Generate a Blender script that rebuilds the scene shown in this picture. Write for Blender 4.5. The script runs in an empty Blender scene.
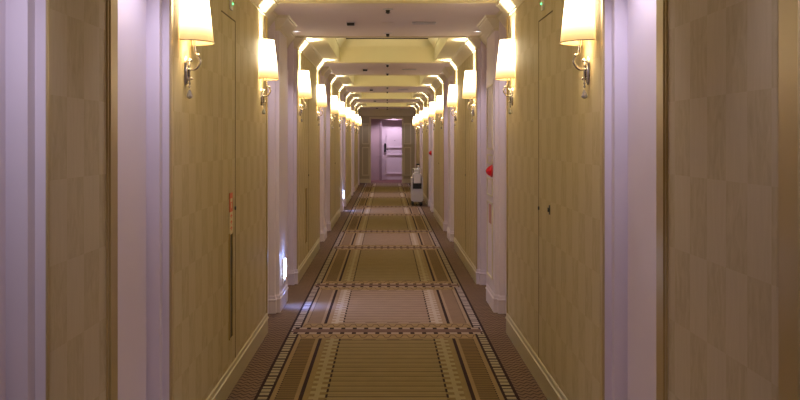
import bpy, bmesh, math, random
from mathutils import Vector
random.seed(4)
C = bpy.context.scene.collection
W = 0.875          # half width of the corridor (m)
EY = 1.4           # eye height
K = 8.75           # metres per unit of depth
def Y(u): return u*K
def Z(zw): return EY+zw*W
ZF = 0.0
ZC = Z(1.15)
S = [-0.189, 0.461, 1.111, 1.761, 2.411, 3.061]     # starts of the papered bays
E = [0.181, 0.831, 1.476, 2.126, 2.776, 3.426]      # their ends
UEND = 3.72
def alcove(i, side):
    """(begin, column start, column end, end) of the door alcove after bay i"""
    b = E[i]; e = S[i+1] if i+1 < len(S) else UEND
    if i == 0: return b, (0.294 if side < 0 else 0.2410), 0.3665, e
    return b, e-0.183, e-0.113, e

# ------------------------------------------------------------------ materials
def new_mat(name):
    m = bpy.data.materials.new(name); m.use_nodes = True
    return m, m.node_tree, m.node_tree.nodes['Principled BSDF']
def noise(nt, scale, detail=3, vec=None):
    n = nt.nodes.new('ShaderNodeTexNoise'); n.inputs['Scale'].default_value = scale; n.inputs['Detail'].default_value = detail
    if vec is not None: nt.links.new(vec, n.inputs['Vector'])
    return n
def obj_coord(nt):
    return nt.nodes.new('ShaderNodeTexCoord').outputs['Object']
def paint(name, col, rough=0.5, var=0.04, bump=0.02, spec=0.4, metal=0.0):
    m, nt, p = new_mat(name)
    co = obj_coord(nt)
    n = noise(nt, 6, 4, co)
    mix = nt.nodes.new('ShaderNodeMix'); mix.data_type = 'RGBA'
    mix.inputs['A'].default_value = (*[c*(1-var) for c in col], 1)
    mix.inputs['B'].default_value = (*[min(1, c*(1+var)) for c in col], 1)
    nt.links.new(n.outputs['Fac'], mix.inputs['Factor'])
    nt.links.new(mix.outputs['Result'], p.inputs['Base Color'])
    p.inputs['Roughness'].default_value = rough
    p.inputs['Metallic'].default_value = metal
    p.inputs['Specular IOR Level'].default_value = spec
    if bump:
        n2 = noise(nt, 90, 2, co); b = nt.nodes.new('ShaderNodeBump'); b.inputs['Strength'].default_value = bump
        b.inputs['Distance'].default_value = 0.01
        nt.links.new(n2.outputs['Fac'], b.inputs['Height']); nt.links.new(b.outputs['Normal'], p.inputs['Normal'])
    return m
def emit(name, col, strength):
    m, nt, p = new_mat(name)
    p.inputs['Base Color'].default_value = (*col, 1)
    p.inputs['Emission Color'].default_value = (*col, 1)
    p.inputs['Emission Strength'].default_value = strength
    return m

class N:      # tiny expression layer over Math nodes
    nt = None
    def __init__(s, sock): s.s = sock
    @staticmethod
    def op(o, *a, clamp=False):
        n = N.nt.nodes.new('ShaderNodeMath'); n.operation = o; n.use_clamp = clamp
        for i, x in enumerate(a):
            if isinstance(x, N): N.nt.links.new(x.s, n.inputs[i])
            else: n.inputs[i].default_value = x
        return N(n.outputs[0])
    def __add__(a, b): return N.op('ADD', a, b)
    def __sub__(a, b): return N.op('SUBTRACT', a, b)
    def __rsub__(a, b): return N.op('SUBTRACT', b, a)
    def __mul__(a, b): return N.op('MULTIPLY', a, b)
    __rmul__ = __mul__; __radd__ = __add__
    def __truediv__(a, b): return N.op('DIVIDE', a, b)
    def __gt__(a, b): return N.op('GREATER_THAN', a, b)
    def __lt__(a, b): return N.op('LESS_THAN', a, b)
def band(v, a, b): return (v > a)*(v < b)
def absn(v): return N.op('ABSOLUTE', v)
def modn(v, m): return N.op('FLOORED_MODULO', v, m)
def floorn(v): return N.op('FLOOR', v)
def orn(a, b): return N.op('MAXIMUM', a, b)
def mixc(fac, a, b):
    n = N.nt.nodes.new('ShaderNodeMix'); n.data_type = 'RGBA'
    N.nt.links.new(fac.s, n.inputs['Factor'])
    for k, v in (('A', a), ('B', b)):
        if isinstance(v, tuple): n.inputs[k].default_value = (*v, 1)
        else: N.nt.links.new(v, n.inputs[k])
    return n.outputs['Result']

def wallpaper():
    m, nt, p = new_mat('wallpaper_check'); N.nt = nt
    co = obj_coord(nt); sep = nt.nodes.new('ShaderNodeSeparateXYZ'); nt.links.new(co, sep.inputs[0])
    y, z = N(sep.outputs['Y']), N(sep.outputs['Z'])
    ci = floorn((y - 0.330*K)/0.153); ri = floorn((z - 1.518)/0.2235)
    chk = modn(ci+ri, 2.0)
    mp = nt.nodes.new('ShaderNodeMapping'); mp.inputs['Scale'].default_value = (1, 1, 0.12); nt.links.new(co, mp.inputs[0])
    n1 = noise(nt, 70, 5, mp.outputs[0]); n1.inputs['Distortion'].default_value = 0.5
    streak = N.op('MULTIPLY_ADD', N(n1.outputs['Fac']), 0.9, -0.05, clamp=True)
    base = mixc(streak, (0.52, 0.435, 0.265), (0.62, 0.53, 0.34))
    mp2 = nt.nodes.new('ShaderNodeMapping'); mp2.inputs['Scale'].default_value = (1, 1, 0.4); nt.links.new(co, mp2.inputs[0])
    n2 = noise(nt, 34, 5, mp2.outputs[0]); n2.inputs['Distortion'].default_value = 0.8
    f2 = N.op('MULTIPLY_ADD', N(n2.outputs['Fac']), 2.2, -0.6, clamp=True)
    darkc = mixc(f2, (0.455, 0.37, 0.20), (0.565, 0.475, 0.285))
    col = mixc(chk, base, darkc)
    nt.links.new(col, p.inputs['Base Color'])
    p.inputs['Roughness'].default_value = 0.6; p.inputs['Specular IOR Level'].default_value = 0.35
    b = nt.nodes.new('ShaderNodeBump'); b.inputs['Strength'].default_value = 0.08; b.inputs['Distance'].default_value = 0.004
    nt.links.new(n1.outputs['Fac'], b.inputs['Height']); nt.links.new(b.outputs['Normal'], p.inputs['Normal'])
    return m

def carpet():
    m, nt, p = new_mat('patterned_carpet'); N.nt = nt
    co = obj_coord(nt); sep = nt.nodes.new('ShaderNodeSeparateXYZ'); nt.links.new(co, sep.inputs[0])
    x = N(sep.outputs['X'])/W; u = N(sep.outputs['Y'])/K
    ax = absn(x)
    ph = modn(u - (0.461 - 0.010), 0.65)           # 0..0.39 bay field, beyond: alcove field
    isbay = ph < 0.385
    nz = noise(nt, 260, 2, co); nz2 = noise(nt, 9, 4, co)
    olive, olive_d = (0.25, 0.185, 0.082), (0.13, 0.090, 0.042)
    mauve, mauve_d = (0.33, 0.235, 0.175), (0.20, 0.135, 0.105)
    tan = (0.30, 0.205, 0.10); brown = (0.16, 0.095, 0.072); dark = (0.030, 0.014, 0.014); light = (0.42, 0.33, 0.25)
    # distance to nearest cross border centre
    d1 = absn(ph); d1b = absn(ph - 0.65); d2 = absn(ph - 0.388)
    dc = N.op('MINIMUM', N.op('MINIMUM', d1, d1b), d2)
    # field: thin cross lines
    ln = modn(u, 0.0135)/0.0135
    l1 = band(ln, 0.08, 0.27); l2 = band(ln, 0.52, 0.64)
    fieldA = mixc(l1, olive, olive_d); fieldA = mixc(l2, fieldA, (0.185, 0.132, 0.06))
    fieldB = mixc(l1, mauve, mauve_d); fieldB = mixc(l2, fieldB, (0.27, 0.19, 0.145))
    col = mixc(isbay, fieldB, fieldA)
    # ladder band
    lightm = mixc(isbay, (0.46, 0.38, 0.32), (0.31, 0.25, 0.13))
    gapm = mixc(isbay, (0.33, 0.235, 0.17), (0.20, 0.14, 0.055))
    lad = band(ax, 0.372, 0.525)
    tooth = modn(u, 0.0135) < 0.0070; tooth2 = modn(u + 0.004, 0.0135) < 0.0070
    lm = orn(band(ax, 0.425, 0.455), orn(band(ax, 0.385, 0.44)*tooth, band(ax, 0.44, 0.487)*tooth2))
    col = mixc(lad, col, gapm); col = mixc(lad*lm, col, lightm)
    col = mixc(band(ax, 0.372, 0.386)*(modn(u, 0.0135) < 0.0085), col, dark)
    col = mixc(band(ax, 0.487, 0.529), col, mixc(isbay, (0.31, 0.215, 0.14), (0.235, 0.165, 0.07)))
    col = mixc(band(ax, 0.524, 0.549), col, dark)
    # comb band
    comb = modn(u, 0.0052) < 0.0017
    cb = mixc(isbay*comb, mixc(isbay, (0.235, 0.155, 0.105), (0.19, 0.125, 0.05)), (0.075, 0.045, 0.022))
    col = mixc(band(ax, 0.549, 0.725), col, mixc(isbay, (0.33, 0.235, 0.16), (0.27, 0.185, 0.085)))
    col = mixc(band(ax, 0.575, 0.690), col, cb)
    col = mixc(band(ax, 0.688, 0.696)*(modn(u, 0.0052) < 0.003), col, dark)
    # dashes between two dark lines
    g = modn(u, 0.0088)/0.0088; g3 = modn(u, 0.0264)/0.0264
    bars = (g > 0.24)*(1.0 - band(g3, 0.60, 0.70))
    wb = mixc(bars, dark, mixc(isbay, (0.40, 0.33, 0.31), (0.33, 0.27, 0.17)))
    col = mixc(band(ax, 0.725, 0.822), col, dark)
    col = mixc(band(ax, 0.743, 0.802), col, wb)
    # outer zigzag
    zz = absn(modn(ax, 0.05) - 0.025)*0.16
    zl = modn(u + zz, 0.0075) < 0.0026
    outer = mixc(zl, (0.20, 0.13, 0.085), (0.085, 0.048, 0.036))
    col = mixc(ax > 0.822, col, outer)
    # cross borders
    inx = ax < 0.79
    hx = absn(modn(x, 0.097) - 0.0485)/0.0485
    hexl = band(dc, 0.0175, 0.030)
    hline = absn((dc - 0.0175)/0.0125 - N.op('MINIMUM', N.op('MAXIMUM', hx*2.2 - 0.6, 0.0), 1.0)) < 0.15
    bx = mixc(hexl*hline, tan, (0.10, 0.055, 0.035))
    dash = mixc(modn(x + floorn(dc*0)*0.0, 0.097) < 0.034, (0.36, 0.27, 0.215), dark)
    bx = mixc(band(dc, 0.0070, 0.0140), bx, dash)
    bx = mixc(dc < 0.0070, bx, brown)
    bord = mixc(ax < 0.745, outer, bx)
    col = mixc((dc < 0.0325)*(ax < 0.72), col, bx)
    col = mixc((dc < 0.0140)*inx, col, bx)
    col = mixc(band(dc, 0.036, 0.038)*(ax < 0.372)*(modn(x, 0.19) < 0.10), col, (0.12, 0.07, 0.045))
    # pile mottle
    mul = nt.nodes.new('ShaderNodeMix'); mul.data_type = 'RGBA'; mul.blend_type = 'MULTIPLY'; mul.inputs['Factor'].default_value = 1
    nt.links.new(col, mul.inputs['A'])
    mr = N.op('MULTIPLY_ADD', N(nz.outputs['Fac']), 0.45, 0.62) + N(nz2.outputs['Fac'])*0.25
    cmb = nt.nodes.new('ShaderNodeCombineColor')
    for k in range(3): nt.links.new(mr.s, cmb.inputs[k])
    nt.links.new(cmb.outputs[0], mul.inputs['B'])
    nt.links.new(mul.outputs['Result'], p.inputs['Base Color'])
    p.inputs['Roughness'].default_value = 0.95; p.inputs['Specular IOR Level'].default_value = 0.1
    b = nt.nodes.new('ShaderNodeBump'); b.inputs['Strength'].default_value = 0.3; b.inputs['Distance'].default_value = 0.004
    nt.links.new(nz.outputs['Fac'], b.inputs['Height']); nt.links.new(b.outputs['Normal'], p.inputs['Normal'])
    return m

def shade_mat():
    m, nt, p = new_mat('lit_shade_fabric'); N.nt = nt
    co = obj_coord(nt); sep = nt.nodes.new('ShaderNodeSeparateXYZ'); nt.links.new(co, sep.inputs[0])
    z = N(sep.outputs['Z'])                                # 0 at the hem, .28 at the top
    t = N.op('MULTIPLY_ADD', z, 7.5, -0.105, clamp=True)
    col = mixc(t, (1.0, 0.60, 0.20), (1.0, 0.80, 0.50))
    st = N.op('MULTIPLY_ADD', t*t, SH, 0.72)
    mp = nt.nodes.new('ShaderNodeMapping'); mp.inputs['Scale'].default_value = (1, 1, 1); nt.links.new(co, mp.inputs[0])
    wv = noise(nt, 220, 2, mp.outputs[0])
    st = st*N.op('MULTIPLY_ADD', N(wv.outputs['Fac']), 0.3, 0.85)
    nt.links.new(col, p.inputs['Emission Color']); nt.links.new(st.s, p.inputs['Emission Strength'])
    p.inputs['Base Color'].default_value = (0.8, 0.65, 0.42, 1); p.inputs['Roughness'].default_value = 0.9
    return m
SH = 9.5
M = {}
M['paper'] = wallpaper()
M['carpet'] = carpet()
M['jamb'] = paint('pale_lavender_joinery_paint', (0.76, 0.68, 0.72), 0.42, 0.02, 0.01)
M['door'] = paint('lavender_door_paint', (0.76, 0.67, 0.74), 0.4, 0.02, 0.01)
M['cream'] = paint('cream_trim_paint', (0.70, 0.64, 0.45), 0.38, 0.03, 0.01)
M['alc_ceiling'] = paint('cool_cast_ceiling_paint', (0.74, 0.66, 0.60), 0.7, 0.03, 0.02)  # cream ceiling with the cool downlight cast put into its colour
M['bay_ceiling'] = paint('cream_ceiling_paint', (0.84, 0.80, 0.58), 0.65, 0.03, 0.02)
M['skirt'] = paint('olive_cream_skirting_paint', (0.56, 0.50, 0.33), 0.35, 0.03, 0.01)
M['endwall'] = paint('darkened_end_wall_paint', (0.50, 0.44, 0.29), 0.5, 0.03, 0.01)  # wall colour darkened so the lighter cream mouldings imitate lit highlight edges
M['bead'] = paint('ochre_gold_bead', (0.50, 0.38, 0.17), 0.3, 0.05, 0, 0.5, 0.25)
M['shade'] = shade_mat()
M['chrome'] = paint('polished_chrome', (0.72, 0.72, 0.74), 0.14, 0.03, 0, 0.5, 1.0)
M['hem'] = paint('brass_hem', (0.85, 0.74, 0.5), 0.3, 0.03, 0, 0.5, 0.4)
M['crystal'] = paint('cut_crystal', (0.55, 0.54, 0.55), 0.08, 0.03, 0, 0.8, 0.6)
M['bulb'] = emit('lamp_bulb', (1, 0.85, 0.6), 12)
M['black'] = paint('black_plastic', (0.02, 0.02, 0.022), 0.4, 0.1, 0)
M['slot'] = paint('shadow_recess', (0.10, 0.075, 0.035), 0.7, 0.1, 0)
M['gap'] = paint('dark_slot', (0.06, 0.055, 0.05), 0.7, 0.1, 0)
M['red'] = paint('red_enamel', (0.55, 0.03, 0.02), 0.4, 0.05, 0)
M['signred'] = paint('orange_red_print', (0.75, 0.16, 0.08), 0.5, 0.05, 0)
M['white'] = paint('white_plastic', (0.75, 0.73, 0.72), 0.4, 0.03, 0)
M['grey'] = paint('light_grey_plastic', (0.56, 0.55, 0.56), 0.45, 0.04, 0)
M['green'] = emit('green_indicator', (0.1, 1, 0.25), 3)
M['blue'] = emit('guide_light_diffuser', (0.62, 0.72, 1), 14)
M['endpaper'] = paint('pink_beige_wallcovering', (0.52, 0.40, 0.42), 0.6, 0.05, 0.02)
M['endcarpet'] = paint('reddish_brown_carpet', (0.17, 0.07, 0.06), 0.95, 0.15, 0.2)
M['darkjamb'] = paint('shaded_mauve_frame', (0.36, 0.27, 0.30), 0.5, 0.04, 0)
M['amber'] = paint('printed_notice_paper', (0.8, 0.68, 0.48), 0.6, 0.03, 0)
M['poster'] = paint('faded_pink_notice', (0.55, 0.27, 0.22), 0.6, 0.05, 0)
def redglow():
    m, nt, p = new_mat('red_beacon_lens')
    p.inputs['Base Color'].default_value = (0.36, 0.004, 0.015, 1); p.inputs['Roughness'].default_value = 0.12
    p.inputs['Emission Color'].default_value = (1, 0.02, 0.02, 1); p.inputs['Emission Strength'].default_value = 0.12
    return m
M['beacon'] = redglow()

# ------------------------------------------------------------------ mesh helpers
def bm_new(): return bmesh.new()
def add_box(bm, x0, x1, y0, y1, z0, z1, mi=0, bevel=0):
    if x0 > x1: x0, x1 = x1, x0
    if y0 > y1: y0, y1 = y1, y0
    if z0 > z1: z0, z1 = z1, z0
    vs = [bm.verts.new((x, y, z)) for z in (z0, z1) for y in (y0, y1) for x in (x0, x1)]
    fs = [(0, 2, 3, 1), (4, 5, 7, 6), (0, 1, 5, 4), (2, 6, 7, 3), (0, 4, 6, 2), (1, 3, 7, 5)]
    out = []
    for f in fs:
        fc = bm.faces.new([vs[i] for i in f]); fc.material_index = mi; out.append(fc)
    if bevel:
        es = list({e for f in out for e in f.edges})
        r = bmesh.ops.bevel(bm, geom=es, offset=bevel, segments=2, affect='EDGES', profile=0.6)
        for f in r['faces']: f.material_index = mi
def add_quad(bm, pts, mi=0):
    f = bm.faces.new([bm.verts.new(p) for p in pts]); f.material_index = mi; return f
def add_tube(bm, pts, r, n=8, mi=0, caps=True):
    pts = [Vector(p) for p in pts]; rings = []; prev = None
    for i, p in enumerate(pts):
        t = (pts[min(i+1, len(pts)-1)] - pts[max(i-1, 0)]).normalized()
        if prev is None:
            a = Vector((0, 1, 0)) if abs(t.y) < 0.9 else Vector((1, 0, 0))
            nrm = (a - t*a.dot(t)).normalized()
        else: nrm = (prev - t*prev.dot(t)).normalized()
        prev = nrm; bn = t.cross(nrm); rr = r[i] if isinstance(r, (list, tuple)) else r
        rings.append([bm.verts.new(p + (nrm*math.cos(2*math.pi*k/n) + bn*math.sin(2*math.pi*k/n))*rr) for k in range(n)])
    for a, b in zip(rings, rings[1:]):
        for k in range(n):
            f = bm.faces.new((a[k], a[(k+1) % n], b[(k+1) % n], b[k])); f.smooth = True; f.material_index = mi
    if caps:
        for rg in (rings[0][::-1], rings[-1]):
            f = bm.faces.new(rg); f.material_index = mi
def smooth_path(pts, n=5):
    P = [Vector(p) for p in pts]; out = []
    for i in range(len(P)-1):
        p0, p1, p2, p3 = P[max(i-1, 0)], P[i], P[i+1], P[min(i+2, len(P)-1)]
        for k in range(n):
            t = k/n
            out.append(0.5*((2*p1) + (p2-p0)*t + (2*p0-5*p1+4*p2-p3)*t*t + (3*p1-p0-3*p2+p3)*t**3))
    out.append(P[-1]); return out
def sweep(bm, path, prof, mi=0):
    """path: plan points; prof: (offset to the left of travel, z) list; mitred corners"""
    n = len(path); dirs = []
    for i in range(n-1):
        d = Vector((path[i+1][0]-path[i][0], path[i+1][1]-path[i][1])); dirs.append(d.normalized())
    cols = []
    for i in range(n):
        if i == 0: nn = Vector((-dirs[0].y, dirs[0].x))
        elif i == n-1: nn = Vector((-dirs[-1].y, dirs[-1].x))
        else:
            a = Vector((-dirs[i-1].y, dirs[i-1].x)); b = Vector((-dirs[i].y, dirs[i].x))
            nn = (a+b)/(1+a.dot(b)) if a.dot(b) > -0.9 else a
        cols.append([bm.verts.new((path[i][0]+nn.x*o, path[i][1]+nn.y*o, z)) for o, z in prof])
    for a, b in zip(cols, cols[1:]):
        for k in range(len(prof)-1):
            f = bm.faces.new((a[k], a[k+1], b[k+1], b[k])); f.material_index = mi[cols.index(a)] if isinstance(mi, list) else mi
    for c in (cols[0][::-1], cols[-1]):
        if len(prof) > 2:
            f = bm.faces.new(c); f.material_index = mi[0] if isinstance(mi, list) else mi
def obj(name, bm, mats, parent=None, smooth=False, loc=None, recalc=True):
    if recalc: bmesh.ops.recalc_face_normals(bm, faces=bm.faces[:])
    me = bpy.data.meshes.new(name); bm.to_mesh(me); bm.free()
    for mm in (mats if isinstance(mats, (list, tuple)) else [mats]): me.materials.append(mm)
    if smooth:
        for p in me.polygons: p.use_smooth = True
    o = bpy.data.objects.new(name, me); C.objects.link(o)
    if parent: o.parent = parent
    if loc: o.location = loc
    return o
def struct(name, bm, mats, **k):
    o = obj(name, bm, mats, **k); o['kind'] = 'structure'; return o
def tag(o, label, cat, group=None):
    o['label'] = label; o['category'] = cat
    if group: o['group'] = group
    return o
def thing(name, label, cat, loc=(0, 0, 0), rz=0, group=None):
    o = bpy.data.objects.new(name, None); C.objects.link(o); o.empty_display_size = 0.1
    o.location = loc; o.rotation_euler = (0, 0, rz); return tag(o, label, cat, group)
def dup(root, loc, rz, label, group):
    r = root.copy(); C.objects.link(r); r.location = loc; r.rotation_euler = (0, 0, rz); r['label'] = label; r['group'] = group
    for ch in list(root.children):
        c = ch.copy(); C.objects.link(c); c.parent = r
        for g in ch.children:
            d = g.copy(); C.objects.link(d); d.parent = c
    return r

# ------------------------------------------------------------------ floor
bm = bm_new()
add_quad(bm, [(-1.2, -3.4, 0), (1.2, -3.4, 0), (1.2, Y(3.74), 0), (-1.2, Y(3.74), 0)], 0)
add_quad(bm, [(-1.8, Y(3.74), 0), (1.8, Y(3.74), 0), (1.8, Y(4.06), 0), (-1.8, Y(4.06), 0)], 1)
struct('floor', bm, [M['carpet'], M['endcarpet']])

# ------------------------------------------------------------------ side walls
RB = 1.10; ST = 1.035; su = 0.006
def wall_path(side):
    """plan points (lateral in W, u, material of the segment that starts here)"""
    P = [(1.0, -0.388, 0)]
    for i in range(6):
        b, c0, c1, e = alcove(i, side)
        cm = 0 if i == 0 else 1
        P += [(1.0, b, 1), (ST, b, 1), (ST, b+su, 1), (RB, b+su, 1), (RB, c0-su, 1), (ST, c0-su, 1), (ST, c0, 1), (1.0, c0, cm),
              (1.0, c1, 1), (ST, c1, 1), (ST, c1+su, 1), (RB, c1+su, 1)]
        if i < 5: P += [(RB, e-su, 1), (ST, e-su, 1), (ST, e, 1), (1.0, e, 0)]
        else: P += [(RB, e, 1)]
    return P
for side, nm in ((-1, 'wall_left'), (1, 'wall_right')):
    bm = bm_new(); P = wall_path(side)
    for a, b in zip(P, P[1:]):
        q = [(side*a[0]*W, Y(a[1]), 0), (side*b[0]*W, Y(b[1]), 0), (side*b[0]*W, Y(b[1]), 2.80), (side*a[0]*W, Y(a[1]), 2.80)]
        if side > 0: q = q[::-1]
        add_quad(bm, q, a[2])
    struct(nm, bm, [M['paper'], M['jamb']], recalc=False)

def segs_lo(side):           # wall runs that carry a baseboard
    runs = []
    prev_e = -0.388; first = True
    for i in range(6):
        b, c0, c1, e = alcove(i, side)
        s = S[i]
        if i == 0: runs.append([(1.0, -0.388), (1.0, b), (ST, b), (ST, b+su), (RB, b+su)])
        else: runs.append([(RB, s-su), (ST, s-su), (ST, s), (1.0, s), (1.0, b), (ST, b), (ST, b+su), (RB, b+su)])
        runs.append([(RB, c0-su), (ST, c0-su), (ST, c0), (1.0, c0), (1.0, c1), (ST, c1), (ST, c1+su), (RB, c1+su)])
    return runs
BB = [(0.0, 0.0), (0.009, 0.0), (0.009, 0.100), (0.014, 0.104), (0.014, 0.112), (0.008, 0.118), (0.007, 0.138), (0.003, 0.144), (0, 0.144)]
for side, nm in ((-1, 'baseboard_left'), (1, 'baseboard_right')):
    bm = bm_new()
    for run in segs_lo(side):
        pth = [(side*a*W, Y(b)) for a, b in run]
        if side < 0: pth = pth[::-1]
        rr = run if side > 0 else run[::-1]
        sweep(bm, pth, BB, [0 if (a[0] == 1.0 and b[0] == 1.0 and abs(a[1]-b[1]) > 0.12) or run[0][1] < 0.2 else 1 for a, b in zip(rr, rr[1:])])
    struct(nm, bm, [M['skirt'], M['jamb']])

# crown along walls and columns
CR = [(0.0, Z(1.015)), (0.008, Z(1.015)), (0.008, Z(1.035)), (0.014, Z(1.042)), (0.068, Z(1.118)), (0.076, Z(1.122)), (0.076, Z(1.14)), (0.086, Z(1.144)), (0.086, ZC+0.004)]
k = 0
for side in (-1, 1):
    bm = bm_new(); pth = [(1.0, -0.388)]
    for i in range(6):
        b, c0, c1, e = alcove(i, side)
        pth += [(1.0, b), (RB, b), (RB, c0), (1.0, c0), (1.0, c1), (RB, c1)]
        if i < 5: pth += [(RB, e), (1.0, e)]
        else: pth += [(RB, e)]
    pp = [(side*a*W, Y(b)) for a, b in pth]
    if side < 0: pp = pp[::-1]
    sweep(bm, pp, CR)
    k += 1; struct('trim_%d' % k, bm, M['cream'])
# vertical corner beads
for side in (-1, 1):
    bm = bm_new()
    def bead(u0, u1, top=Z(1.02), pr=0.007):
        add_box(bm, side*(W-pr), side*(W+0.002), Y(u0), Y(u1), 0.146, top)
    for i in range(6):
        b, c0, c1, e = alcove(i, side)
        bead(b-0.0028, b+0.0006)
        if i: bead(S[i]-0.0006, S[i]+0.0028)
        if i == 0:
            bead(c0-0.0004, c0+(0.0012 if side < 0 else 0.0115), pr=(0.004 if side < 0 else 0.010)); bead(c1-0.0085, c1+0.0006, pr=0.010); bead(c1-0.0105, c1-0.0092, pr=0.006)
    k += 1; struct('trim_%d' % k, bm, M['bead'])

# ------------------------------------------------------------------ ceiling
bm = bm_new(); XS = 1.13*W
TR = 0.695*W; TB = 0.004
allb = [(S[i], E[i]) for i in range(6)]
prev = -3.4
for i, (s, e) in enumerate(allb):
    ys, ye = Y(s), Y(e)
    if i == 0: ys = -3.4
    else:
        add_quad(bm, [(-XS, prev, ZC), (-XS, ys, ZC), (XS, ys, ZC), (XS, prev, ZC)], 0)
    # soffit ring round the tray
    t0, t1 = ys+0.05, ye-0.05
    r = lambda x, a, b, z: [(-x, a, z), (x, a, z), (x, b, z), (-x, b, z)]
    rings = [r(XS, ys, ye, ZC), r(TR, t0, t1, ZC), r(TR, t0, t1, Z(1.165)), r(TR-0.0, t0, t1, Z(1.355)),
             r(TR-0.012, t0+0.012, t1-0.012, Z(1.355)), r(TR-0.012, t0+0.012, t1-0.012, Z(1.372)),
             r(TR-0.075, t0+0.075, t1-0.075, Z(1.455)), r(TR-0.085, t0+0.085, t1-0.085, Z(1.46)), r(TR-0.085, t0+0.085, t1-0.085, Z(1.475))]
    vr = [[bm.verts.new(p) for p in rg] for rg in rings]
    for a, b in zip(vr, vr[1:]):
        for q in range(4):
            f = bm.faces.new((a[q], a[(q+1) % 4], b[(q+1) % 4], b[q])); f.material_index = 1
    # shadow gap then the raised field
    g0 = [bm.verts.new(p) for p in r(TR-0.085, t0+0.085, t1-0.085, Z(1.49))]
    for q in range(4):
        f = bm.faces.new((vr[-1][q], vr[-1][(q+1) % 4], g0[(q+1) % 4], g0[q])); f.material_index = 2
    f = bm.faces.new(g0); f.material_index = 1
    prev = ye
add_quad(bm, [(-XS, prev, ZC), (-XS, Y(UEND), ZC), (XS, Y(UEND), ZC), (XS, prev, ZC)], 0)
struct('ceiling', bm, [M['alc_ceiling'], M['bay_ceiling'], M['gap']])
# thin bead where every bay soffit meets the alcove ceiling
bm = bm_new()
for i in range(6):
    for yy in ([Y(E[i])] + ([Y(S[i])] if i else [])):
        add_box(bm, -0.915*W, 0.915*W, yy-0.02, yy+0.02, ZC-0.012, ZC+0.004, 0)
k += 1; struct('trim_%d' % k, bm, M['cream'])

# back wall behind the camera
bm = bm_new(); add_quad(bm, [(-1.2, -3.4, 0), (-1.2, -3.4, 2.8), (1.2, -3.4, 2.8), (1.2, -3.4, 0)])
struct('wall_back', bm, M['paper'])

# ------------------------------------------------------------------ end wall with opening and the passage behind
ye = Y(UEND); OL, OR_, OT = -0.60*W, 0.555*W, Z(0.79)
bm = bm_new(); th = 0.16
add_box(bm, -1.25, OL, ye, ye+th, 0, 2.8); add_box(bm, OR_, 1.25, ye, ye+th, 0, 2.8); add_box(bm, OL, OR_, ye, ye+th, OT, 2.8)
struct('wall_end', bm, M['endwall'])
def frame_mould(bm, x0, x1, z0, z1, y, w=0.034, d=0.034):
    for (a, b, c, e_) in ((x0, x1, z0, z0+w), (x0, x1, z1-w, z1), (x0, x0+w, z0+w, z1-w), (x1-w, x1, z0+w, z1-w)):
        add_box(bm, a, b, y-d, y, c, e_)
bm = bm_new()
for sx, x0, x1 in ((-1, -0.93*W, -0.66*W), (1, 0.62*W, 0.90*W)):
    frame_mould(bm, x0, x1, 0.24, Z(-0.26), ye); frame_mould(bm, x0, x1, Z(-0.16), Z(0.62), ye)
add_box(bm, OL-0.05, OL, ye-0.02, ye, 0, OT+0.05); add_box(bm, OR_, OR_+0.05, ye-0.02, ye, 0, OT+0.05); add_box(bm, OL, OR_, ye-0.02, ye, OT, OT+0.05)
add_box(bm, -W, W, ye-0.05, ye, Z(0.90), Z(0.955)); add_box(bm, -W, W, ye-0.075, ye, Z(0.955), Z(1.0)); add_box(bm, -W, W, ye-0.1, ye, Z(1.0), Z(1.03))
add_box(bm, -W, W, ye-0.03, ye, Z(1.03), ZC)
k += 1; struct('trim_%d' % k, bm, M['cream'])
bm = bm_new(); add_box(bm, -W, OL-0.05, ye-0.016, ye, 0, 0.14); add_box(bm, OR_+0.05, W, ye-0.016, ye, 0, 0.14)
struct('baseboard_end', bm, M['cream'])
yf = Y(3.97); yd = Y(4.0)
DX0, DX1 = -0.155*W, 0.80*W
bm = bm_new()
add_box(bm, -1.8, DX0-0.13, yf, yf+0.3, 0, 2.8, 0); add_box(bm, DX1+0.09, 1.8, yf, yf+0.3, 0, 2.8, 0); add_box(bm, DX0-0.13, DX1+0.09, yf, yf+0.3, Z(0.80), 2.8, 0)
struct('wall_far', bm, M['endpaper'])
bm = bm_new(); add_box(bm, -1.85, -1.8, Y(UEND), yf+0.3, 0, 2.8); struct('wall_passage_left', bm, M['endpaper'])
bm = bm_new(); add_box(bm, 1.8, 1.85, Y(UEND), yf+0.3, 0, 2.8); struct('wall_passage_right', bm, M['endpaper'])
bm = bm_new(); add_box(bm, -1.85, 1.85, ye+th, yf+0.3, 2.45, 2.5); struct('ceiling_passage', bm, M['alc_ceiling'])
bm = bm_new()
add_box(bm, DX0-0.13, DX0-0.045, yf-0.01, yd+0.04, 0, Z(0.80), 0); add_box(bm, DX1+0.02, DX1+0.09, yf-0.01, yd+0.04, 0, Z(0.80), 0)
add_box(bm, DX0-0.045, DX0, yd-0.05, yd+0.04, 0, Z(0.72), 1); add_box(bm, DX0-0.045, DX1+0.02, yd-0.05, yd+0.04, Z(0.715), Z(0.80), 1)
k += 1; struct('trim_%d' % k, bm, [M['darkjamb'], M['door']])
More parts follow.
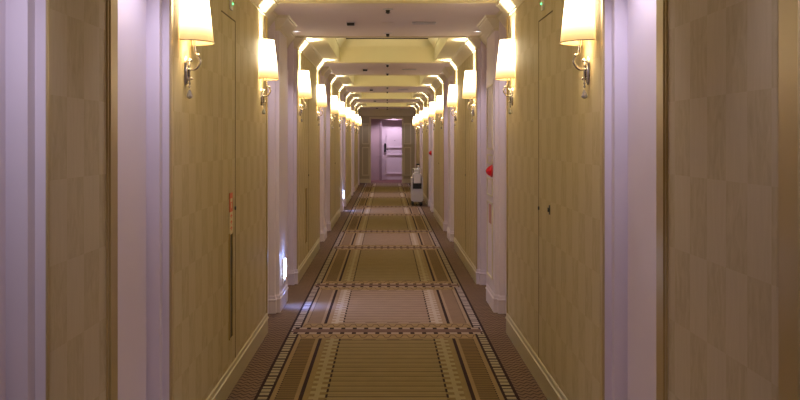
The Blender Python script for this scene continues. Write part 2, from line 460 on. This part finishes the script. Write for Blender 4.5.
# far door
far = bpy.data.objects.new('door_1', None); C.objects.link(far); far['kind'] = 'structure'; far.location = (0, yd, 0)
bm = bm_new(); add_box(bm, DX0, DX1+0.02, 0, 0.04, 0.01, Z(0.715), 0, 0.004); obj('door_leaf', bm, M['door'], far)
bm = bm_new()
x0, x1 = DX0+0.11, DX1-0.09
frame_mould(bm, x0, x1, 0.21, 0.90, 0, 0.034, 0.03); frame_mould(bm, x0, x1, 1.12, 1.95, 0, 0.034, 0.03)
obj('panel_moulding', bm, M['door'], far)
bm = bm_new(); add_box(bm, DX0+0.035, DX0+0.10, -0.02, 0, 0.98, 1.28, 0, 0.008)
add_tube(bm, [(DX0+0.065, -0.02, 1.06), (DX0+0.065, -0.06, 1.06), (DX0+0.17, -0.06, 1.06)], 0.011)
obj('door_handle', bm, M['black'], far)
bm = bm_new(); add_tube(bm, [((x0+x1)/2-0.02, 0.001, 1.385), ((x0+x1)/2-0.02, -0.012, 1.385)], 0.012); obj('peephole', bm, M['black'], far)

# room doors in the alcoves
dn = 2
for side in (-1, 1):
    for i in range(6):
        b, c0, c1, e = alcove(i, side)
        for (a0, a1, flip) in ((b+su, c0-su, 1), (c1+su, e-su, 0)):
            if i == 5 and not flip: a1 = e-0.004
            y0, y1 = Y(a0)+0.02, Y(a1)-0.02
            r = bpy.data.objects.new('door_%d' % dn, None); C.objects.link(r); r['kind'] = 'structure'; dn += 1
            r.location = (side*RB*W, (y0+y1)/2, 0); h = (y1-y0)/2
            bm = bm_new(); add_box(bm, -side*0.010, side*0.001, -h, h, 0.006, 2.07, 0, 0.003); obj('door_leaf', bm, M['door'], r)
            bm = bm_new(); hy = -h+0.045
            add_box(bm, -side*0.010, -side*0.016, hy-0.022, hy+0.022, 0.95, 1.2, 0, 0.003)
            add_tube(bm, [(-side*0.014, hy, 1.03), (-side*0.030, hy, 1.03), (-side*0.040, hy, 1.03)], [0.008, 0.009, 0.018], 14)
            obj('door_knob', bm, M['black'], r)

# ------------------------------------------------------------------ sconces
def make_sconce():
    """local frame: wall plane at x=0, sticks out along +x, y along the corridor, z=0 at the hem of the shade"""
    t = thing('wall_sconce', '', 'sconce')
    H = 0.285
    bm = bm_new(); n = 20
    def ring(z, ry, rx): return [bm.verts.new((0.004+rx*math.sin(math.pi*k/n), ry*-math.cos(math.pi*k/n), z)) for k in range(n+1)]
    ZB = 0.014; zs = [ZB, 0.03, 0.05, 0.1, 0.15, 0.2, 0.25, H]; rs = []
    for z in zs:
        f = z/H; rs.append(ring(z, 0.136*(1-f)+0.103*f, 0.121*(1-f)+0.088*f))
    for a, b in zip(rs, rs[1:]):
        for q in range(n):
            fc = bm.faces.new((a[q], a[q+1], b[q+1], b[q])); fc.smooth = True
    sh = obj('lamp_shade', bm, M['shade'], t)
    for z, ry, rx, rn in ((ZB, 0.1355, 0.1205, 'hem_ring'), (H, 0.104, 0.089, 'top_ring')):
        bm = bm_new(); pts = [(0.004+rx*math.sin(math.pi*k/n), -ry*math.cos(math.pi*k/n), z) for k in range(n+1)]
        add_tube(bm, pts, 0.0032, 6)
        obj(rn, bm, M['hem'], sh)
    z0 = -1.808
    bm = bm_new()
    zc = 1.70+z0; ring_ = []
    for (off, sc) in ((0.0, 1.0), (0.008, 1.0), (0.013, 0.82), (0.016, 0.5)):
        ring_.append([bm.verts.new((off, 0.027*sc*math.sin(2*math.pi*k/20), zc+0.062*sc*math.cos(2*math.pi*k/20))) for k in range(20)])
    for a, b in zip(ring_, ring_[1:]):
        for q in range(20): bm.faces.new((a[q], a[(q+1) % 20], b[(q+1) % 20], b[q])).smooth = True
    bm.faces.new(ring_[-1])
    obj('backplate', bm, M['chrome'], t)
    bm = bm_new()
    arm = smooth_path([(0.012, 0, 1.707), (0.030, 0, 1.705), (0.050, 0, 1.712), (0.066, 0, 1.738), (0.058, 0, 1.762), (0.044, 0, 1.776), (0.041, 0, 1.80), (0.041, 0, 1.85)])
    add_tube(bm, [(p.x, p.y, p.z+z0) for p in arm], 0.0058, 10)
    bmesh.ops.create_uvsphere(bm, u_segments=10, v_segments=8, radius=0.0085, matrix=__import__('mathutils').Matrix.Translation((0.058, 0, 1.766+z0)))
    add_tube(bm, [(0.012, 0, 1.742+z0), (0.022, 0, 1.742+z0), (0.030, 0, 1.748+z0)], [0.005, 0.005, 0.007], 8)
    add_tube(bm, [(0.012, 0, 1.665+z0), (0.026, 0, 1.665+z0), (0.032, 0, 1.668+z0)], [0.005, 0.005, 0.007], 8)
    add_tube(bm, [(0.020, 0, 1.755+z0), (0.020, 0, 1.655+z0)], [0.004, 0.004], 8)
    obj('arm', bm, M['chrome'], t)
    bm = bm_new()
    add_tube(bm, [(0.020, 0, 1.655+z0), (0.020, 0, 1.625+z0)], 0.003, 6)
    for zz in (1.645, 1.63): bmesh.ops.create_icosphere(bm, subdivisions=1, radius=0.006, matrix=__import__('mathutils').Matrix.Translation((0.020, 0, zz+z0)))
    pr = [(0.004, 1.617), (0.009, 1.605), (0.015, 1.590), (0.012, 1.583), (0.003, 1.578)]
    add_tube(bm, [(0.020, 0, z+z0) for _, z in pr], [r_ for r_, _ in pr], 6)
    for f in bm.faces: f.smooth = False
    obj('crystal_drop', bm, M['crystal'], t)
    bm = bm_new()
    add_tube(bm, [(0.041, 0, 0.04), (0.041, 0, 0.075)], 0.013, 10, 0)
    add_tube(bm, [(0.041, 0, 0.075), (0.041, 0, 0.09), (0.041, 0, 0.115), (0.041, 0, 0.13)], [0.009, 0.017, 0.017, 0.006], 10, 1)
    obj('bulb', bm, [M['white'], M['bulb']], t)
    return t
proto = make_sconce(); first = True
order = {1: 'nearest', 2: 'second', 3: 'third', 4: 'fourth', 5: 'fifth', 6: 'sixth', 7: 'seventh', 8: 'eighth', 9: 'ninth', 10: 'farthest'}
def spot(name, loc, energy, col, size, blend, rad, rot=(0, 0, 0)):
    l = bpy.data.lights.new(name, 'SPOT'); l.energy = energy; l.color = col; l.spot_size = size; l.spot_blend = blend; l.shadow_soft_size = rad
    o = bpy.data.objects.new(name, l); C.objects.link(o); o.location = loc; o.rotation_euler = rot; return o
def point(name, loc, energy, col, rad):
    l = bpy.data.lights.new(name, 'POINT'); l.energy = energy; l.color = col; l.shadow_soft_size = rad
    o = bpy.data.objects.new(name, l); C.objects.link(o); o.location = loc; return o
WARM = (1.0, 0.86, 0.52)
for side, sn in ((-1, 'left'), (1, 'right')):
    cnt = 0
    for i in range(1, 6):
        for du in (S[i]+0.034, E[i]-0.038):
            cnt += 1
            if cnt == 1: lb = 'nearest lit sconce on the %s wall, its shade cut off by the photo top' % sn
            elif cnt == 10: lb = 'farthest half-round lit sconce on the %s wall, beside the end opening' % sn
            else: lb = '%s lit cream-shaded sconce from the camera along the %s corridor wall' % (order[cnt], sn)
            loc = (side*W, Y(du), 1.808); rz = 0 if side < 0 else math.pi
            g = 'lit half-round wall sconces along the corridor'
            if first:
                proto.location = loc; proto.rotation_euler = (0, 0, rz); proto['label'] = lb; proto['group'] = g; first = False
            else: dup(proto, loc, rz, lb, g)
            xx = side*(W-0.05)
            spot('uplight', (xx, Y(du), 1.97), 62, (1.0, 0.93, 0.70), math.radians(64), 0.7, 0.03, (math.pi, 0, 0))
            spot('downlight', (xx, Y(du), 1.86), 6, WARM, math.radians(130), 0.6, 0.02)
    # two more lamps' worth of light from the bay the camera stands in
    for u in (-0.15,):
        point('bay_light', (side*0.72, Y(u), 1.95), 3.4, WARM, 0.06)

for i in range(1, 6):
    for fy in (0.3, 0.7):
        spot('tray_fill', (0, Y(S[i])*(1-fy)+Y(E[i])*fy, 2.36), 9, (1.0, 0.92, 0.62), math.radians(165), 0.5, 0.15, (math.pi, 0, 0))  # unseen fill lamps added to brighten the trays, no fixture here
# downlights in the alcove ceilings
LAV = (0.78, 0.74, 1.0)
bm0 = None
dl = None
for i in range(6):
    for side, sn in ((-1, 'left'), (1, 'right')):
        b, c0, c1, e = alcove(i, side)
        for uu in ((b+c0)/2, (c1+e)/2):
            spot('alcove_light', (side*0.86*W, Y(uu), ZC-0.03), (17 if i < 5 else 8) if i else 33, LAV if i == 0 else (0.90, 0.80, 0.95), math.radians(100), 0.7, 0.03)
ords = ['nearest', 'second nearest', 'middle', 'second farthest', 'farthest']
pr = None
for i in range(1, 6):
    for side, sn in ((-1, 'left'), (1, 'right')):
        b, c0, c1, e = alcove(i, side); uu = c1+0.055 if i < 5 else c1+0.04
        lb = 'small round recessed downlight over the %s-hand door of the %s lowered ceiling band' % (sn, ords[i-1])
        loc = (side*0.955*W, Y(uu), ZC)
        if pr is None:
            pr = thing('recessed_downlight', lb, 'downlight', loc, 0, 'recessed downlights over the doors')
            bm = bm_new()
            rr = []
            for (r_, z_) in ((0.040, 0.0), (0.040, -0.006), (0.030, -0.008), (0.027, -0.002)):
                rr.append([bm.verts.new((r_*math.cos(2*math.pi*q/18), r_*math.sin(2*math.pi*q/18), z_)) for q in range(18)])
            for a, b2 in zip(rr, rr[1:]):
                for q in range(18): bm.faces.new((a[q], a[(q+1) % 18], b2[(q+1) % 18], b2[q]))
            obj('trim_ring', bm, M['white'], pr)
            bm = bm_new(); bm.faces.new([bm.verts.new((0.027*math.cos(2*math.pi*q/18), 0.027*math.sin(2*math.pi*q/18), -0.003)) for q in range(18)])
            obj('lens', bm, emit('downlight_lens', (0.95, 0.93, 1), 5), pr)
        else: dup(pr, loc, 0, lb, 'recessed downlights over the doors')

# sprinklers, speaker, vent and panel in each lowered ceiling band
def lathe(bm, prof, cx=0, cy=0, n=16, mi=0):
    rr = [[bm.verts.new((cx+r_*math.cos(2*math.pi*q/n), cy+r_*math.sin(2*math.pi*q/n), z_)) for q in range(n)] for r_, z_ in prof]
    for a, b in zip(rr, rr[1:]):
        for q in range(n):
            f = bm.faces.new((a[q], a[(q+1) % n], b[(q+1) % n], b[q])); f.material_index = mi
    for e_, fl in ((rr[0], 1), (rr[-1], 0)):
        f = bm.faces.new(e_[::-1] if fl else e_); f.material_index = mi
spr = det = pan = None
for i in range(1, 6):
    b, c0, c1, e = alcove(i, -1)
    for uu, wh in ((b+0.047, 'near'), (b+0.244, 'far')):
        lb = 'small dark sprinkler head at the %s edge of the %s lowered ceiling band' % (wh, ords[i-1]); loc = (0.007, Y(uu), ZC+0.001)
        if spr is None:
            spr = thing('sprinkler_head', lb, 'sprinkler', loc, 0, 'ceiling sprinkler heads')
            bm = bm_new(); lathe(bm, [(0.040, 0.0), (0.038, -0.006), (0.020, -0.010)]); obj('escutcheon', bm, M['grey'], spr)
            bm = bm_new(); lathe(bm, [(0.018, -0.010), (0.014, -0.028), (0.022, -0.030), (0.004, -0.038)]); obj('nozzle', bm, M['black'], spr)
        else: dup(spr, loc, 0, lb, 'ceiling sprinkler heads')
    uu = b+0.148
    lb = 'small dark square ceiling fixture left of centre in the %s lowered ceiling band' % ords[i-1]; loc = (-0.355*W, Y(uu), ZC)
    if det is None:
        det = thing('smoke_detector', lb, 'smoke detector', loc, 0, 'square ceiling fixtures')
        bm = bm_new(); add_box(bm, -0.038, 0.038, -0.038, 0.038, -0.006, 0, 0, 0.002); obj('base', bm, M['grey'], det)
        bm = bm_new(); add_box(bm, -0.032, 0.032, -0.032, 0.032, -0.026, -0.006, 0, 0.004); obj('sensor_housing', bm, M['black'], det)
    else: dup(det, loc, 0, lb, 'square ceiling fixtures')
    lb = 'narrow flush ceiling air grille right of centre in the %s lowered ceiling band' % ords[i-1]; loc = (0.36*W, Y(uu), ZC)
    if pan is None:
        pan = thing('air_grille', lb, 'vent', loc, 0, 'ceiling air grilles')
        bm = bm_new()
        for (a, b_, c_, d_) in ((-0.1, 0.1, -0.06, -0.052), (-0.1, 0.1, 0.052, 0.06), (-0.1, -0.092, -0.052, 0.052), (0.092, 0.1, -0.052, 0.052)): add_box(bm, a, b_, c_, d_, -0.010, 0)
        obj('frame', bm, M['grey'], pan)
        bm = bm_new()
        for q in range(7): add_box(bm, -0.092, 0.092, -0.048+q*0.0145, -0.040+q*0.0145, -0.008, -0.001)
        obj('louvre', bm, M['grey'], pan)
    else: dup(pan, loc, 0, lb, 'ceiling air grilles')
    bm = bm_new(); add_box(bm, -0.055*1, 0.055, -0.045, 0.045, -0.004, 0, 0, 0.001)
    add_box(bm, -0.047, 0.047, -0.037, 0.037, -0.006, -0.004, 0)
    tag(obj('access_panel', bm, M['alc_ceiling'], loc=(0.007, Y(uu), ZC+0.001)), 'small flush panel on the centre line of the %s lowered ceiling band' % ords[i-1], 'access panel', 'flush ceiling panels')

# ------------------------------------------------------------------ service hatches in the papered walls
for side, sn in ((-1, 'left'), (1, 'right')):
    for i in range(1, 4):
        if i == 1: a0, a1 = S[i]+0.143, S[i]+0.197
        else: a0, a1 = S[i]+0.108, S[i]+0.160
        y0, y1, zt = Y(a0), Y(a1), Z(0.775); h = (y1-y0)/2
        wh = ['', 'nearest', 'second', 'third'][i]
        t = thing('service_hatch', 'tall flush wallpapered service hatch in the %s papered bay on the %s wall' % (wh, sn), 'hatch', (side*W, (y0+y1)/2, 0), 0, 'flush wallpapered service hatches')
        inn = -side
        bm = bm_new(); add_box(bm, inn*0.0003, inn*0.0006, -h, h, 0.147, zt)
        o = obj('door_leaf', bm, M['paper'], t)
        # keep the paper pattern running through
        for v in o.data.vertices: v.co.y += t.location.y
        o.location = (0, -t.location.y, 0)
        bm = bm_new()
        add_box(bm, 0, inn*0.002, h-0.002, h+0.0065, 0.147, zt+0.006)
        add_box(bm, 0, inn*0.002, -h, h, zt, zt+0.007)
        obj('edge_gap', bm, M['slot'], t)
        bm = bm_new(); add_tube(bm, [(inn*0.004, h-0.03, 1.01), (inn*0.010, h-0.03, 1.01)], 0.011, 12); obj('lock', bm, M['black'], t)
        if side < 0 and i in (1, 2):
            bm = bm_new(); sy = Y(0.0 if False else (0.637 if i == 1 else S[i]+0.118)) - t.location.y
            add_box(bm, 0, inn*0.0055, sy-0.05, sy+0.05, 0.30, 0.875)
            for q in (-0.056, 0.05): add_box(bm, 0, inn*0.010, sy+q, sy+q+0.006, 0.294, 0.881, 1)
            add_box(bm, 0, inn*0.010, sy-0.05, sy+0.05, 0.294, 0.30, 1)
            obj('recessed_pull', bm, [M['slot'], M['bead']], t)
        if side < 0 and i == 1:
            sx = side*W + inn*0.004
            sg = thing('hatch_sign', 'narrow red and cream notice on the flush hatch in the left wall', 'sign', (sx, Y(0.637), 0.99))
            bm = bm_new(); add_box(bm, 0, inn*0.003, -0.05, 0.05, 0.01, 0.115); obj('red_panel', bm, M['signred'], sg)
            bm = bm_new(); add_box(bm, 0, inn*0.003, -0.05, 0.05, -0.115, 0.01); obj('cream_panel', bm, M['amber'], sg)
            for (yy, zz, w_, h_) in ((0.0, 0.075, 0.03, 0.02), (0.0, 0.045, 0.012, 0.03)):
                bm = bm_new(); add_box(bm, inn*0.003, inn*0.004, yy-w_, yy+w_, zz-h_/2, zz+h_/2); obj('sign_mark', bm, M['amber'], sg)
            for q in range(3):
                zc = -0.012-q*0.034
                bm = bm_new(); add_box(bm, inn*0.003, inn*0.004, -0.030, 0.030, zc-0.003, zc+0.003, 0); add_box(bm, inn*0.003, inn*0.0042, -0.005, 0.005, zc-0.014, zc+0.010, 0)
                obj('sign_character', bm, M['signred'], sg)
    # indicator above the hatch of the nearest bay
    t = thing('indicator_lamp', 'small white plate with a green light above the hatch on the %s wall' % sn, 'indicator', (side*W, Y(0.638), 2.16))
    bm = bm_new(); add_box(bm, 0, -side*0.012, -0.03, 0.03, -0.035, 0.06, 0, 0.003); obj('plate', bm, M['white'], t)
    bm = bm_new(); bmesh.ops.create_icosphere(bm, subdivisions=2, radius=0.006, matrix=__import__('mathutils').Matrix.Translation((-side*0.014, 0, 0.0))); obj('green_light', bm, M['green'], t)
# tiny knob on the right papered wall
bm = bm_new(); add_tube(bm, [(W, Y(0.614), 1.025), (W-0.012, Y(0.614), 1.025)], 0.012, 12); add_box(bm, W, W-0.004, Y(0.614)-0.014, Y(0.614)+0.014, 1.0, 1.05)
tag(obj('lock_knob', bm, M['black']), 'tiny dark lock knob on the nearest right-hand papered wall', 'knob')

# ------------------------------------------------------------------ red alarm beacons + hydrant panel
for i, wh in ((1, 'nearer'), (3, 'farther')):
    b, c0, c1, e = alcove(i, 1); uc = c0+0.014
    x = W
    t = thing('alarm_beacon', '%s red domed alarm lamp on a pale column of the right wall' % wh, 'alarm light', (x-(0.0065 if i == 1 else 0), Y(uc), 1.145))
    bm = bm_new(); add_tube(bm, [(0, 0, 0), (-0.014, 0, 0)], 0.052, 20); obj('mounting_ring', bm, M['red'], t)
    bm = bm_new(); pts = [(-0.014, 0.044), (-0.024, 0.041), (-0.036, 0.033), (-0.047, 0.022), (-0.054, 0.008)]
    add_tube(bm, [(a, 0, 0) for a, _ in pts], [r_ for _, r_ in pts], 20); obj('beacon_lens', bm, M['beacon'], t)
    if i == 1:
        p_ = thing('hydrant_cabinet', 'narrow pale moulded hydrant cabinet under and around the nearer red alarm lamp', 'cabinet', (x, Y((c0+c1)/2), 0))
        hh = Y(c1-c0)/2-0.06
        bm = bm_new(); add_box(bm, 0, -0.006, -hh, hh, 0.2, 1.9, 0, 0.002); obj('cabinet_door', bm, M['jamb'], p_)
        bm = bm_new()
        for (z0, z1) in ((1.20, 1.28), (0.93, 1.08), (0.25, 0.88), (1.32, 1.86)):
            for (a, b_) in ((z0, z0+0.012), (z1-0.012, z1)): add_box(bm, -0.006, -0.014, -hh+0.03, hh-0.03, a, b_)
            for yy in (-hh+0.03, hh-0.042): add_box(bm, -0.006, -0.014, yy, yy+0.012, z0, z1)
        obj('panel_moulding', bm, M['cream'], p_)
        bm = bm_new(); add_box(bm, -0.006, -0.009, -0.10, 0.08, 0.70, 0.86); obj('notice', bm, M['poster'], p_)

# foot-level guide lights on the left
gp = None
for i, wh in ((1, 'nearer'), (3, 'farther')):
    b, c0, c1, e = alcove(i, -1); uc = c0+0.034
    t = thing('guide_light', '%s glowing blue-white plug-in guide light low on a left column' % wh, 'night light', (-W, Y(uc), 0.30), 0, 'low guide lights')
    bm = bm_new(); add_box(bm, 0, 0.012, -0.085, 0.085, -0.105, 0.105, 0, 0.004); obj('housing', bm, M['white'], t)
    bm = bm_new(); add_box(bm, 0.012, 0.022, -0.075, 0.075, -0.055, 0.095, 0, 0.004); obj('diffuser', bm, M['blue'], t)
    bm = bm_new(); add_tube(bm, [(0.012, 0, -0.08), (0.02, 0, -0.08)], 0.012, 12); obj('sensor', bm, M['crystal'], t)
    point('guide_glow', (-W+0.09, Y(uc), 0.42), 0.8, (0.3, 0.45, 1), 0.03)
    spot('guide_lamp', (-W+0.04, Y(uc), 0.30), 13, (0.14, 0.28, 1), math.radians(85), 0.9, 0.03, (0, math.radians(-22), 0))

# ------------------------------------------------------------------ service trolley
cx = 0.735*W; cy0 = Y(2.43)
t = thing('service_trolley', 'slim pale grey housekeeping trolley on black casters by the right wall', 'trolley', (cx, cy0, 0))
hw = 0.125; L = 0.62
bm = bm_new(); add_box(bm, -hw+0.03, hw-0.03, 0.004, L-0.004, 0.085, 0.362, 0, 0.006); obj('body', bm, M['grey'], t)
for x in (-hw, hw-0.03):
    bm = bm_new(); add_box(bm, x, x+0.03, 0, L, 0.10, 0.60, 0, 0.010); obj('side_panel', bm, M['grey'], t)
bm = bm_new(); add_box(bm, -hw+0.032, hw-0.032, -0.006, L-0.03, 0.364, 0.479, 0, 0.008); obj('bag_pocket', bm, M['black'], t)
bm = bm_new(); add_box(bm, -hw+0.048, hw-0.048, 0.0, L-0.03, 0.48, 0.66, 0, 0.012); add_box(bm, -hw+0.033, hw-0.033, -0.004, L-0.026, 0.655, 0.672, 0, 0.004); obj('linen_bin', bm, M['white'], t)
bm = bm_new()
add_tube(bm, smooth_path([(-0.098, 0.05, 0.59), (-0.098, 0.03, 0.76), (-0.088, 0.03, 0.785), (0.088, 0.03, 0.785), (0.098, 0.03, 0.76), (0.098, 0.05, 0.59)]), 0.007, 8); obj('handle', bm, M['chrome'], t)
for x in (-hw+0.035, hw-0.035):
    for y in (0.03, L-0.05):
        cs = obj('caster', (lambda b_: (add_tube(b_, [(x-0.02, y, 0.04), (x+0.02, y, 0.04)], 0.04, 16), add_box(b_, x-0.02, x+0.02, y-0.016, y+0.016, 0.06, 0.09), b_)[2])(bm_new()), M['black'], t)
bt = thing('towel_stack', 'cream folded cloths stacked on top of the slim trolley', 'cloths', (cx-0.012, cy0+0.17, 0.674))
for q, ww in enumerate((0.055, 0.052, 0.048)):
    bm = bm_new(); add_box(bm, -ww, ww, -0.09, 0.09, q*0.036, q*0.036+0.034, 0, 0.011); obj('folded_cloth', bm, M['white'], bt, smooth=True)
bt = thing('spray_bottle', 'small dark-topped spray bottle standing on the slim trolley', 'bottle', (cx+0.03, cy0+0.33, 0.674))
bm = bm_new(); lathe(bm, [(0.03, 0.0), (0.032, 0.01), (0.032, 0.12), (0.014, 0.16), (0.014, 0.18)]); obj('bottle_body', bm, M['grey'], bt, smooth=True)
bm = bm_new(); add_box(bm, -0.035, 0.03, -0.012, 0.012, 0.18, 0.215, 0, 0.004); add_box(bm, -0.05, -0.034, -0.006, 0.006, 0.195, 0.21); add_box(bm, -0.03, -0.02, -0.006, 0.006, 0.145, 0.185); obj('trigger_head', bm, M['black'], bt)

# passage light
spot('passage_light', (0.28*W, Y(3.93), 2.43), 66, (1.0, 0.78, 1.0), math.radians(120), 0.6, 0.04)
spot('passage_light', (-0.75, Y(3.87), 2.43), 42, (1.0, 0.78, 1.0), math.radians(130), 0.6, 0.04)

# ------------------------------------------------------------------ camera, world, view
cam = bpy.data.cameras.new('camera'); co = bpy.data.objects.new('camera', cam); C.objects.link(co)
co.location = (0, 0, EY); co.rotation_euler = (math.pi/2, 0, 0)
cam.sensor_width = 36; cam.lens = 45; cam.shift_x = 13/800; cam.shift_y = -60/800; cam.clip_start = 0.02; cam.clip_end = 200
bpy.context.scene.camera = co
w = bpy.data.worlds.new('world'); bpy.context.scene.world = w; w.use_nodes = True
w.node_tree.nodes['Background'].inputs[0].default_value = (0.5, 0.45, 0.5, 1); w.node_tree.nodes['Background'].inputs[1].default_value = 0.1
sc = bpy.context.scene
sc.view_settings.view_transform = 'Standard'; sc.view_settings.exposure = 0.22
sc.cycles.max_bounces = 8; sc.cycles.diffuse_bounces = 6
try: sc.cycles.use_denoising = True
except Exception: pass
sc.cycles.sample_clamp_indirect = 3.0
